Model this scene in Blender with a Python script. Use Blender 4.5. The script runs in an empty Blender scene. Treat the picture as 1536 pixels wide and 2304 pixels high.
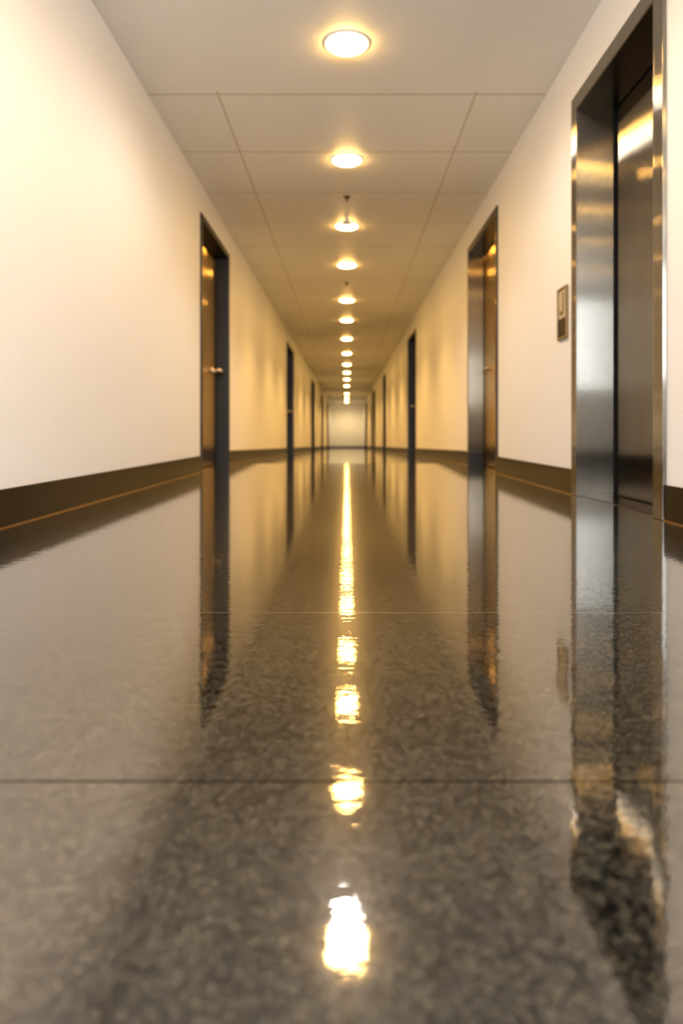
import bpy, bmesh, math, random
from mathutils import Vector
random.seed(3)
scene = bpy.context.scene
scene.view_settings.view_transform='Standard'
try: scene.view_settings.look='Medium High Contrast'
except Exception as ex: print('LOOK',ex)
W=1.30; CH=0.364; H=2.561; F=1600.0; TH=0.35
Y0=-3.2; YE=55.0; YR=8.0
def g(y): return 0.0 if y<=YR else -(y-YR)*.02     # gentle ramp of the far corridor floor
col = scene.collection

# ---------------------------------------------------------------- materials
def newmat(name):
    m=bpy.data.materials.new(name); m.use_nodes=True
    nt=m.node_tree; b=nt.nodes['Principled BSDF']
    return m,nt,b
def N(nt,t,**k):
    n=nt.nodes.new(t)
    for a,v in k.items(): setattr(n,a,v)
    return n
def math_n(nt,op,a,b=None,c=None):
    n=N(nt,'ShaderNodeMath',operation=op)
    for i,v in enumerate((a,b,c)):
        if v is None: continue
        if isinstance(v,(int,float)): n.inputs[i].default_value=v
        else: nt.links.new(v,n.inputs[i])
    return n.outputs[0]
def mixcol(nt,f,a,b):
    n=N(nt,'ShaderNodeMix',data_type='RGBA')
    if isinstance(f,(int,float)): n.inputs[0].default_value=f
    else: nt.links.new(f,n.inputs[0])
    for i,v in ((6,a),(7,b)):
        if isinstance(v,tuple): n.inputs[i].default_value=(*v,1)
        else: nt.links.new(v,n.inputs[i])
    return n.outputs[2]
def noise(nt,vec,scale,detail=3,rough=.5):
    n=N(nt,'ShaderNodeTexNoise'); n.inputs['Scale'].default_value=scale
    n.inputs['Detail'].default_value=detail; n.inputs['Roughness'].default_value=rough
    nt.links.new(vec,n.inputs['Vector']); return n.outputs[0]
def cells(nt,vec,scale):
    n=N(nt,'ShaderNodeTexVoronoi'); n.inputs['Scale'].default_value=scale
    nt.links.new(vec,n.inputs['Vector'])
    s=N(nt,'ShaderNodeSeparateColor'); nt.links.new(n.outputs['Color'],s.inputs[0]); return s.outputs[0],n.outputs['Distance']
def ramp(nt,v,a,b):
    n=N(nt,'ShaderNodeMapRange'); nt.links.new(v,n.inputs[0])
    n.inputs[1].default_value=a; n.inputs[2].default_value=b; return n.outputs[0]
def bump(nt,h,strength,dist,normal=None):
    n=N(nt,'ShaderNodeBump'); n.inputs['Strength'].default_value=strength
    n.inputs['Distance'].default_value=dist; nt.links.new(h,n.inputs['Height'])
    if normal: nt.links.new(normal,n.inputs['Normal'])
    return n.outputs[0]
def mapping(nt,vec,s):
    n=N(nt,'ShaderNodeMapping'); n.inputs['Scale'].default_value=s
    nt.links.new(vec,n.inputs['Vector']); return n.outputs[0]

def simple(name,c,rough=.5,metal=0,noise_amt=.06,nscale=20,bmp=0):
    m,nt,b=newmat(name)
    co=N(nt,'ShaderNodeTexCoord').outputs['Object']
    nz=noise(nt,co,nscale)
    c2=tuple(x*(1-noise_amt*2) for x in c)
    nt.links.new(mixcol(nt,nz,c,c2),b.inputs['Base Color'])
    b.inputs['Roughness'].default_value=rough; b.inputs['Metallic'].default_value=metal
    if bmp:
        nt.links.new(bump(nt,noise(nt,co,nscale*6),bmp,.002),b.inputs['Normal'])
    return m
M_wall=simple('painted_plaster',(.82,.83,.845),.5,0,.015,3,bmp=.12)
M_base=simple('baseboard_dark_brown',(.013,.009,.005),.24,0,.1,10)
M_base.node_tree.nodes['Principled BSDF'].inputs['Specular IOR Level'].default_value=.3
M_glint=simple('base_glint_metal',(.45,.31,.14),.3,1)  # gold metal standing in for the reflection highlight along the baseboard foot
M_white=simple('white_enamel',(.8,.77,.7),.4)
M_dark=simple('gap_shade_black',(.004,.004,.004),.7)  # black that stands in for the shade inside door gaps
M_darkpaint=simple('dark_frame_paint',(.014,.012,.010),.4)
M_chrome=simple('satin_nickel',(.85,.80,.72),.2,1)
M_cream=simple('cream_plate',(.50,.42,.31),.4)
M_tan=simple('brassy_plate',(.22,.155,.075),.4)
M_symbol=simple('brown_symbol',(.18,.135,.08),.4)

# brushed metal: vertical brushing scatters the micro-normal horizontally
def steel(name,c,rough,spread):
    m,nt,b=newmat(name)
    co=N(nt,'ShaderNodeTexCoord').outputs['Object']
    v=mapping(nt,co,(120,120,1.0)); nz=noise(nt,v,1.0,4,.6)
    nt.links.new(mixcol(nt,nz,c,tuple(x*.8 for x in c)),b.inputs['Base Color'])
    b.inputs['Metallic'].default_value=1; b.inputs['Roughness'].default_value=rough
    wn=N(nt,'ShaderNodeTexWhiteNoise',noise_dimensions='3D')
    nt.links.new(mapping(nt,co,(3000,3000,3000)),wn.inputs['Vector'])
    k=math_n(nt,'MULTIPLY',math_n(nt,'SUBTRACT',wn.outputs['Value'],.5),2*spread)
    ge=N(nt,'ShaderNodeNewGeometry')
    cr=N(nt,'ShaderNodeVectorMath',operation='CROSS_PRODUCT'); nt.links.new(ge.outputs['True Normal'],cr.inputs[0]); cr.inputs[1].default_value=(0,0,1)
    cb=N(nt,'ShaderNodeVectorMath',operation='SCALE'); nt.links.new(cr.outputs[0],cb.inputs[0]); nt.links.new(k,cb.inputs['Scale'])
    v2=mapping(nt,co,(1.2,1.2,4))
    bn=bump(nt,noise(nt,v2,1.0,2),.02,.02)
    ad=N(nt,'ShaderNodeVectorMath',operation='ADD'); nt.links.new(bn,ad.inputs[0]); nt.links.new(cb.outputs[0],ad.inputs[1])
    nm=N(nt,'ShaderNodeVectorMath',operation='NORMALIZE'); nt.links.new(ad.outputs[0],nm.inputs[0])
    nt.links.new(nm.outputs[0],b.inputs['Normal'])
    return m
M_steel=steel('brushed_steel',(.35,.325,.275),.08,.8)
M_steeldoor=steel('brushed_steel_panel',(.45,.41,.34),.08,.95)
M_brass=steel('brushed_bronze',(.75,.56,.26),.12,.6)
M_jamb=steel('brushed_steel_jamb',(.24,.21,.165),.10,.65)
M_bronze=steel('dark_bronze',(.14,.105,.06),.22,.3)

# ceiling
M_ceil,nt,b=newmat('ceiling_tile')
co=N(nt,'ShaderNodeTexCoord').outputs['Object']
sx=N(nt,'ShaderNodeSeparateXYZ'); nt.links.new(co,sx.inputs[0])
ax=math_n(nt,'ABSOLUTE',sx.outputs[0])
d1=math_n(nt,'ABSOLUTE',math_n(nt,'SUBTRACT',ax,.84))
l1=math_n(nt,'LESS_THAN',d1,.006)
yy=math_n(nt,'SUBTRACT',sx.outputs[1],4.64)
fr=math_n(nt,'PINGPONG',yy,.955/2)
l2=math_n(nt,'LESS_THAN',fr,.008)
ln=math_n(nt,'MAXIMUM',l1,l2)
ln=math_n(nt,'MULTIPLY',ln,math_n(nt,'GREATER_THAN',sx.outputs[1],4.6))
nz=noise(nt,co,60,4,.7)
base=mixcol(nt,nz,(.85,.835,.79),(.80,.785,.735))
nt.links.new(mixcol(nt,ln,base,(.56,.51,.42)),b.inputs['Base Color'])
b.inputs['Roughness'].default_value=.42
h=math_n(nt,'SUBTRACT',math_n(nt,'MULTIPLY',nz,.3),ln)
nt.links.new(bump(nt,h,.15,.003),b.inputs['Normal'])

# floor
M_floor,nt,b=newmat('polished_terrazzo')
co=N(nt,'ShaderNodeTexCoord').outputs['Object']
sx=N(nt,'ShaderNodeSeparateXYZ'); nt.links.new(co,sx.inputs[0])
big=noise(nt,co,45,3,.6); med=noise(nt,co,170,3,.6); fine=noise(nt,co,380,2,.6)
ca,da=cells(nt,co,160); cb_,db=cells(nt,co,420)
c=mixcol(nt,ramp(nt,big,.38,.62),(.004,.005,.006),(.030,.030,.026))
c=mixcol(nt,math_n(nt,'MULTIPLY',math_n(nt,'GREATER_THAN',ca,.80),.6),c,(.062,.057,.043))
c=mixcol(nt,math_n(nt,'MULTIPLY',math_n(nt,'LESS_THAN',ca,.25),.7),c,(.002,.002,.002))
c=mixcol(nt,math_n(nt,'MULTIPLY',math_n(nt,'GREATER_THAN',cb_,.88),.7),c,(.13,.112,.076))
c=mixcol(nt,math_n(nt,'MULTIPLY',math_n(nt,'LESS_THAN',cb_,.2),.7),c,(.002,.002,.002))
def line(y,w):
    return math_n(nt,'LESS_THAN',math_n(nt,'ABSOLUTE',math_n(nt,'SUBTRACT',sx.outputs[1],y)),w)
j1=line(.739,.0019); j2=line(1.427,.0012); j3=line(2.38,.001)
c=mixcol(nt,j1,c,(.006,.006,.005))
c=mixcol(nt,j2,c,(.12,.10,.07))
nt.links.new(c,b.inputs['Base Color'])
b.inputs['IOR'].default_value=1.15
nt.links.new(math_n(nt,'ADD',math_n(nt,'MULTIPLY',med,.1),.12),b.inputs['Roughness'])
nt.links.new(math_n(nt,'SUBTRACT',1.0,math_n(nt,'MAXIMUM',j1,math_n(nt,'MULTIPLY',j3,.3))),b.inputs['Coat Weight'])
b.inputs['Coat IOR'].default_value=2.25
rr=math_n(nt,'ADD',math_n(nt,'MULTIPLY',med,.05),.008)
rr=math_n(nt,'ADD',rr,math_n(nt,'MULTIPLY',j2,.25))
nt.links.new(rr,b.inputs['Coat Roughness'])
w1=noise(nt,mapping(nt,co,(5,11,1)),1.0,2,.5)
w2=noise(nt,mapping(nt,co,(26,60,1)),1.0,2,.5)
w3=noise(nt,mapping(nt,co,(80,170,1)),1.0,2,.6)
n1=bump(nt,w1,.5,.0004)
n2=bump(nt,w2,.5,.00036,n1)
n3=bump(nt,w3,.4,.00012,n2)
nt.links.new(n3,b.inputs['Coat Normal'])
n4=bump(nt,fine,.6,.0003,n2)
nt.links.new(n4,b.inputs['Normal'])

def emis(name,c,s):
    m,nt,b=newmat(name)
    co=N(nt,'ShaderNodeTexCoord').outputs['Object']
    b.inputs['Base Color'].default_value=(.8,.8,.8,1)
    nt.links.new(mixcol(nt,noise(nt,co,5),c,tuple(x*.95 for x in c)),b.inputs['Emission Color'])
    b.inputs['Emission Strength'].default_value=s
    return m
M_lens=emis('warm_lens',(1,.58,.17),85)

# ---------------------------------------------------------------- helpers
def box(bm,x0,x1,y0,y1,z0,z1,sl=False):
    if x0>x1:x0,x1=x1,x0
    a0=g(y0) if sl else 0; a1=g(y1) if sl else 0
    v=[bm.verts.new(p) for p in ((x0,y0,z0+a0),(x1,y0,z0+a0),(x1,y1,z0+a1),(x0,y1,z0+a1),(x0,y0,z1+a0),(x1,y0,z1+a0),(x1,y1,z1+a1),(x0,y1,z1+a1))]
    for f in ((0,3,2,1),(4,5,6,7),(0,1,5,4),(1,2,6,5),(2,3,7,6),(3,0,4,7)):
        bm.faces.new([v[i] for i in f])
def finish(name,bm,mat,parent=None,loc=(0,0,0),bevel=0,smooth=False):
    bmesh.ops.recalc_face_normals(bm,faces=bm.faces)
    me=bpy.data.meshes.new(name); bm.to_mesh(me); bm.free()
    me.materials.append(mat)
    if smooth:
        for p in me.polygons: p.use_smooth=True
    o=bpy.data.objects.new(name,me); col.objects.link(o); o.location=loc
    if parent: o.parent=parent
    if bevel:
        md=o.modifiers.new('bevel','BEVEL'); md.width=bevel; md.segments=2; md.limit_method='ANGLE'
    return o
def boxes(name,lst,mat,parent=None,loc=(0,0,0),bevel=0):
    bm=bmesh.new()
    for L in lst: box(bm,*L)
    return finish(name,bm,mat,parent,loc,bevel)
def empty(name,loc,label,cat,kind=None,group=None):
    e=bpy.data.objects.new(name,None); e.empty_display_size=.1; col.objects.link(e); e.location=loc
    e['label']=label; e['category']=cat
    if kind: e['kind']=kind
    if group: e['group']=group
    return e
def lathe(bm,prof,axis='Z',seg=32,off=(0,0,0)):
    rings=[]
    for r,h in prof:
        ring=[]
        for i in range(seg):
            a=2*math.pi*i/seg
            if axis=='Z': p=(r*math.cos(a),r*math.sin(a),h)
            elif axis=='X': p=(h,r*math.cos(a),r*math.sin(a))
            else: p=(r*math.cos(a),h,r*math.sin(a))
            ring.append(bm.verts.new(tuple(p[k]+off[k] for k in range(3))))
        rings.append(ring)
    for A,B in zip(rings,rings[1:]):
        for i in range(seg):
            bm.faces.new((A[i],A[(i+1)%seg],B[(i+1)%seg],B[i]))
    bm.faces.new(rings[0]); bm.faces.new(rings[-1])
def struct(o,label,cat):
    o['kind']='structure'; o['label']=label; o['category']=cat; return o

# ---------------------------------------------------------------- shell
DT=2.27; ZB=-1.1
left=[(6.34,7.79),(15.4,17.3),(26.0,28.6),(36.0,38.5),(47.5,50.5)]
right=[(6.15,7.56),(13.4,15.07),(23.6,25.4),(33,35.5),(46,50)]
EL=(2.971,3.985); ELT=2.17
def wall(name,s,ops):
    L=[]; y=Y0
    for a,bb,t in ops:
        L.append((s*W,s*(W+TH),y,a,ZB,H)); L.append((s*W,s*(W+TH),a,bb,t,H)); y=bb
    L.append((s*W,s*(W+TH),y,YE,ZB,H))
    return struct(boxes(name,L,M_wall),'smooth white painted corridor wall with door openings','wall')
wall('wall_left',-1,[(a,b_,DT) for a,b_ in left])
wall('wall_right',1,[(EL[0],EL[1],ELT)]+[(a,b_,DT) for a,b_ in right])
struct(boxes('wall_end',[(-W-TH,W+TH,YE,YE+.2,ZB,H)],M_wall),'plain white wall closing the end of the corridor','wall')
wz0,wz1=.95,2.42
struct(boxes('wall_back',[(-W-TH,-1.1,Y0-.2,Y0,0,H),(1.1,W+TH,Y0-.2,Y0,0,H),(-1.1,1.1,Y0-.2,Y0,wz1,H),(-1.1,1.1,Y0-.2,Y0,0,wz0)],M_wall),'white wall around a wide high window','wall')
struct(boxes('floor',[(-W-TH,W+TH,Y0-.2,YR,-.1,0),(-W-TH,W+TH,YR,YE+.2,-.1,0,True)],M_floor),'glossy dark polished terrazzo floor with thin joints','floor')
struct(boxes('ceiling',[(-W-TH,W+TH,Y0-.2,YE+.2,H,H+.1)],M_ceil),'off-white tiled ceiling with thin grid lines','ceiling')
A_,B_=Y0-.15,Y0-.05
w=struct(boxes('window_1',[(-1.1,-1.05,A_,B_,wz0,wz1),(1.05,1.1,A_,B_,wz0,wz1),(-1.05,1.05,A_,B_,wz0,wz0+.05),(-1.05,1.05,A_,B_,wz1-.05,wz1),(-.025,.025,A_,B_,wz0+.05,wz1-.05)],M_darkpaint),'wide high daylight window in a dark frame','window')

# baseboards
def bboard(name,s,ops):
    L=[];S=[];y=Y0
    ops=ops+[(YE,YE,0)]
    for a,b_,c_ in ops:
        e=a-c_
        segs=[(y,YR),(YR,e)] if y<YR<e else [(y,e)]
        for p,q in segs:
            L.append((s*W,s*(W-.012),p,q,0.005,.145,True)); S.append((s*W,s*(W-.016),p,q,0,.005,True))
        y=b_+c_
    o=struct(boxes(name,L,M_base),'dark brown baseboard along the wall','baseboard')
    return o,S
o,SL=bboard('baseboard_left',-1,[(a,b_,.035) for a,b_ in left])
o,SR=bboard('baseboard_right',1,[(EL[0],EL[1],.08)]+[(a,b_,.035) for a,b_ in right])
struct(boxes('glint_strip_1',SL,M_glint),'thin brass-coloured strip imitating a reflected highlight under the baseboard','glint_strip')
struct(boxes('glint_strip_2',SR,M_glint),'thin brass-coloured strip imitating a reflected highlight under the baseboard','glint_strip')
zg=g(YE)
struct(boxes('baseboard_end',[(-W+.02,W-.02,YE-.015,YE,zg,zg+.12)],M_base),'dark brown baseboard across the end wall','baseboard')

# ---------------------------------------------------------------- doors
def lever(parent,s,r,y,z,dirn,k=1.0):
    bm=bmesh.new()
    lathe(bm,[(.046*k,s*(r)),(.046*k,s*(r-.012)),(.036*k,s*(r-.018))],'X',24,(0,y,z))
    q=.10*k
    lathe(bm,[(.022*k,s*(r-.010)),(.022*k,s*(r-q+.007)),(.016*k,s*(r-q))],'X',16,(0,y,z))
    lathe(bm,[(.016*k,y-dirn*.016),(.028*k,y),(.024*k,y+dirn*.06),(.020*k,y+dirn*.14),(.010*k,y+dirn*.155)],'Y',16,(s*(r-q+.012),0,z))
    return finish('lever_handle',bm,M_chrome,parent,smooth=True)
def door(n,s,a,b_,r,leafm,framem,jambm,label,hk=1.0):
    yc=(a+b_)/2; hw=(b_-a)/2; z0=g(yc); lo=-.03 if z0<0 else 0
    D=DT-z0
    e=empty('door_%d'%n,(s*W,yc,z0),label,'door','structure')
    t=.025;p=.012;cw=.035
    boxes('casing',[(s*-p,0,-hw-cw,-hw,lo,D+cw),(s*-p,0,hw,hw+cw,lo,D+cw),(s*-p,0,-hw,hw,D,D+cw)],framem,e)
    boxes('frame',[(s*-p,s*r,-hw,-hw+t,lo,D),(s*-p,s*r,hw-t,hw,lo,D),(s*-p,s*r,-hw+t,hw-t,D-t,D)],jambm,e)
    boxes('leaf',[(s*(r+.004),s*(r+.05),-hw+t+.003,hw-t-.003,.006+lo,D-t-.003)],leafm,e,bevel=.002)
    boxes('gap_shade_lining',[(s*(r+.055),s*(r+.09),-hw,hw,lo,D),(s*r,s*(r+.055),hw-.02,hw,lo,D),(s*r,s*(r+.055),-hw,-hw+.02,lo,D),(s*r,s*(r+.055),-hw+.02,hw-.02,D-.02,D)],M_dark,e)  # black lining added so the gaps round the leaf read as shade
    boxes('plinth',[(s*-(p+.004),s*(r-.002),hw-t-.006,hw-t,lo,.14)],M_darkpaint,e)
    lever(e,s,r+.004,hw-t-.22,1.0,-1,hk)
    bm=bmesh.new()
    for z in (.25,1.1,1.95): lathe(bm,[(.008,z-.05),(.008,z+.05)],'Z',12,(s*(r-.003),-hw+t+.009,0))
    finish('hinge',bm,M_chrome,e,smooth=False)
    return e
k=1
for i,(a,b_) in enumerate(left):
    door(k,-1,a,b_,.125,M_brass if i==0 else M_bronze,M_darkpaint,M_darkpaint,
         'dark bronze door recessed in a black frame with a lever handle' if i==0 else 'dark recessed door in a black frame in the white wall'); k+=1
for i,(a,b_) in enumerate(right):
    door(k,1,a,b_,.145,M_brass if i==0 else M_bronze,M_darkpaint,M_jamb if i==0 else M_darkpaint,
         'bronze metal door recessed in a metal frame with a lever handle' if i==0 else 'dark recessed door in a dark frame in the white wall',.5 if i==0 else 1); k+=1

# ---------------------------------------------------------------- elevator
a,b_=EL; yc=(a+b_)/2; hw=(b_-a)/2
E=empty('elevator',(W,yc,0),'brushed stainless steel elevator entrance with a closed sliding door','elevator')
t=.012;p=.018;cw=.08;r=.19
boxes('door_frame',[(-p,r,-hw,-hw+t,0,ELT),(-p,r,hw-t,hw,0,ELT),
   (-p,-.0005,-hw-cw,-hw,0,ELT+cw),(-p,-.0005,hw,hw+cw,0,ELT+cw),(-p,-.0005,-hw,hw,ELT,ELT+cw)],M_steel,E,bevel=.002)
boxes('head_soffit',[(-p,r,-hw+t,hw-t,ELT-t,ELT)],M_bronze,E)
boxes('door_panel',[(r+.012,r+.05,-hw+t,hw-.045,.006,ELT-t-.004)],M_steeldoor,E,bevel=.003)
boxes('shaft_shade_backing',[(r+.07,r+.1,-hw,hw,0,ELT),(r,r+.07,hw-.008,hw,0,ELT),(r,r+.07,-hw,-hw+.008,0,ELT),(r,r+.07,-hw+.008,hw-.008,ELT-.008,ELT)],M_dark,E)  # black boxes put in for the darkness of the slot beside the panel
boxes('sill',[(0.02,r+.06,-hw+t,hw-t,0,.003)],M_bronze,E)

# ---------------------------------------------------------------- wall sign
S=empty('wall_sign',(W,4.26,1.07),'small brassy framed sign with pale plate and hook symbol','sign')
fw,fh=.09,.155
boxes('sign_frame',[(-.016,0,-fw,-fw+.014,-fh,fh),(-.016,0,fw-.014,fw,-fh,fh),(-.016,0,-fw+.014,fw-.014,fh-.014,fh),(-.016,0,-fw+.014,fw-.014,-fh,-fh+.014)],M_tan,S,bevel=.001)
boxes('upper_plate',[(-.010,0,-fw+.014,fw-.014,-.03,fh-.014)],M_cream,S)
boxes('lower_plate',[(-.011,0,-fw+.014,fw-.014,-fh+.014,-.03)],M_base,S)
bm=bmesh.new()
pts=[(-.02,.12),(-.02,.04)]+[(.012-.032*math.cos(math.radians(q)),.03-.032*math.sin(math.radians(q))) for q in range(15,175,20)]
ws=.008
prev=None
for i,(y,z) in enumerate(pts):
    q=pts[min(i+1,len(pts)-1)]; q0=pts[max(i-1,0)]
    d=Vector((q[0]-q0[0],q[1]-q0[1])).normalized(); n=Vector((-d.y,d.x))*ws
    ring=[bm.verts.new((x,y+sg*n.x,z+sg*n.y)) for x,sg in ((-.013,1),(-.013,-1),(-.010,-1),(-.010,1))]
    if prev:
        for j in range(4): bm.faces.new((prev[j],prev[(j+1)%4],ring[(j+1)%4],ring[j]))
    else: bm.faces.new(ring)
    prev=ring
bm.faces.new(prev)
finish('symbol',bm,M_symbol,S)

# ---------------------------------------------------------------- downlights
ys=[97,359,508,596,675,720,762,795,820,838,853,868,886]
LY=[F*(H-CH)/(970-y) for y in ys]+[47.5,53.0]  # final entry is an extra fixture added to brighten the end wall
LY=[-1.8,-0.3,1.07,2.47]+LY
protos=None
for i,y in enumerate(LY):
    e=empty('recessed_downlight',(0,y,H),'round recessed ceiling downlight glowing warm yellow','light',group='downlights along the corridor ceiling')
    if protos is None:
        bm=bmesh.new()
        lathe(bm,[(.115,0),(.132,0),(.132,-.003),(.128,-.006),(.118,-.008),(.115,-.006)],'Z',48)
        for f in [f for f in bm.faces if len(f.verts)>10]: bm.faces.remove(f)
        ring=finish('trim_ring',bm,M_white,e,smooth=True)
        bm=bmesh.new()
        lathe(bm,[(.115,-.001),(.114,-.012),(.10,-.022),(.065,-.030),(.02,-.034)],'Z',48)
        lens=finish('lens',bm,M_lens,e,smooth=True)
        protos=(ring,lens)
    else:
        for pr in protos:
            c_=pr.copy(); c_.parent=e; col.objects.link(c_)
    f=min(max((y-4)/5.5,0),1)
    end_fill=i==len(LY)-1
    sp=(LY[min(i+1,len(LY)-1)]-LY[max(i-1,0)])/2/1.75 if not end_fill else 2.6
    ld=bpy.data.lights.new('downlight_lamp','SPOT'); ld.energy=25*max(1,sp*1.5)*(1+2.6*f)
    ld.color=(1,.92-.35*f,.84-.66*f) if not end_fill else (1,.72,.38)
    if end_fill: ld.energy=210
    if y<3: ld.energy=14; ld.color=(1,.74,.42)
    ld.spot_size=math.radians(172 if y<4.5 else (122 if not end_fill else 165)); ld.spot_blend=.5 if y<4.5 else .8; ld.shadow_soft_size=.08
    lo=bpy.data.objects.new('bulb',ld); col.objects.link(lo); lo.parent=e; lo.location=(0,0,-.09)

# sprinklers
for i,(y) in enumerate((6.67,10.55)):
    e=empty('ceiling_sprinkler',(0,y,H),'small dark pendant fire sprinkler on the ceiling','sprinkler',group='ceiling sprinklers')
    bm=bmesh.new(); lathe(bm,[(.035,0),(.035,-.004),(.014,-.012),(.011,-.022),(.006,-.028),(.004,-.034)],'Z',24)
    finish('sprinkler_body',bm,M_bronze,e,smooth=True)
    bm=bmesh.new(); lathe(bm,[(.004,-.033),(.018,-.035),(.018,-.037),(.004,-.039)],'Z',24)
    finish('deflector',bm,M_bronze,e)
e=empty('ceiling_sprinkler',(0,7.30,H),'small flared white sprinkler fitting lit by the downlight','sprinkler',group='ceiling sprinklers')
bm=bmesh.new(); lathe(bm,[(.016,0),(.018,-.02),(.030,-.045),(.055,-.062),(.060,-.068),(.02,-.070)],'Z',32)
finish('sprinkler_body',bm,M_white,e,smooth=True)

# ---------------------------------------------------------------- daylight from window
ad=bpy.data.lights.new('daylight','AREA'); ad.shape='RECTANGLE'; ad.size=2.1; ad.size_y=1.37; ad.energy=215; ad.color=(.80,.88,1)
ao=bpy.data.objects.new('daylight',ad); col.objects.link(ao); ao.location=(0,Y0+.02,(wz0+wz1)/2); ao.rotation_euler=(math.radians(90),0,0)
wd=bpy.data.worlds.new('world'); scene.world=wd; wd.use_nodes=True
wd.node_tree.nodes['Background'].inputs[0].default_value=(.7,.8,1,1); wd.node_tree.nodes['Background'].inputs[1].default_value=.5

# ---------------------------------------------------------------- camera
cd=bpy.data.cameras.new('camera'); cam=bpy.data.objects.new('camera',cd); col.objects.link(cam)
cam.location=(0,0,CH); cam.rotation_euler=(math.radians(90),0,0)
cd.sensor_fit='VERTICAL'; cd.sensor_height=36; cd.sensor_width=24; cd.lens=36*F/2304
cd.shift_y=-(1152-970)/2304; cd.shift_x=-(780-768)/2304
cd.clip_start=.02; cd.clip_end=200
cd.dof.use_dof=True; cd.dof.focus_distance=1.7; cd.dof.aperture_fstop=2.4
scene.camera=cam
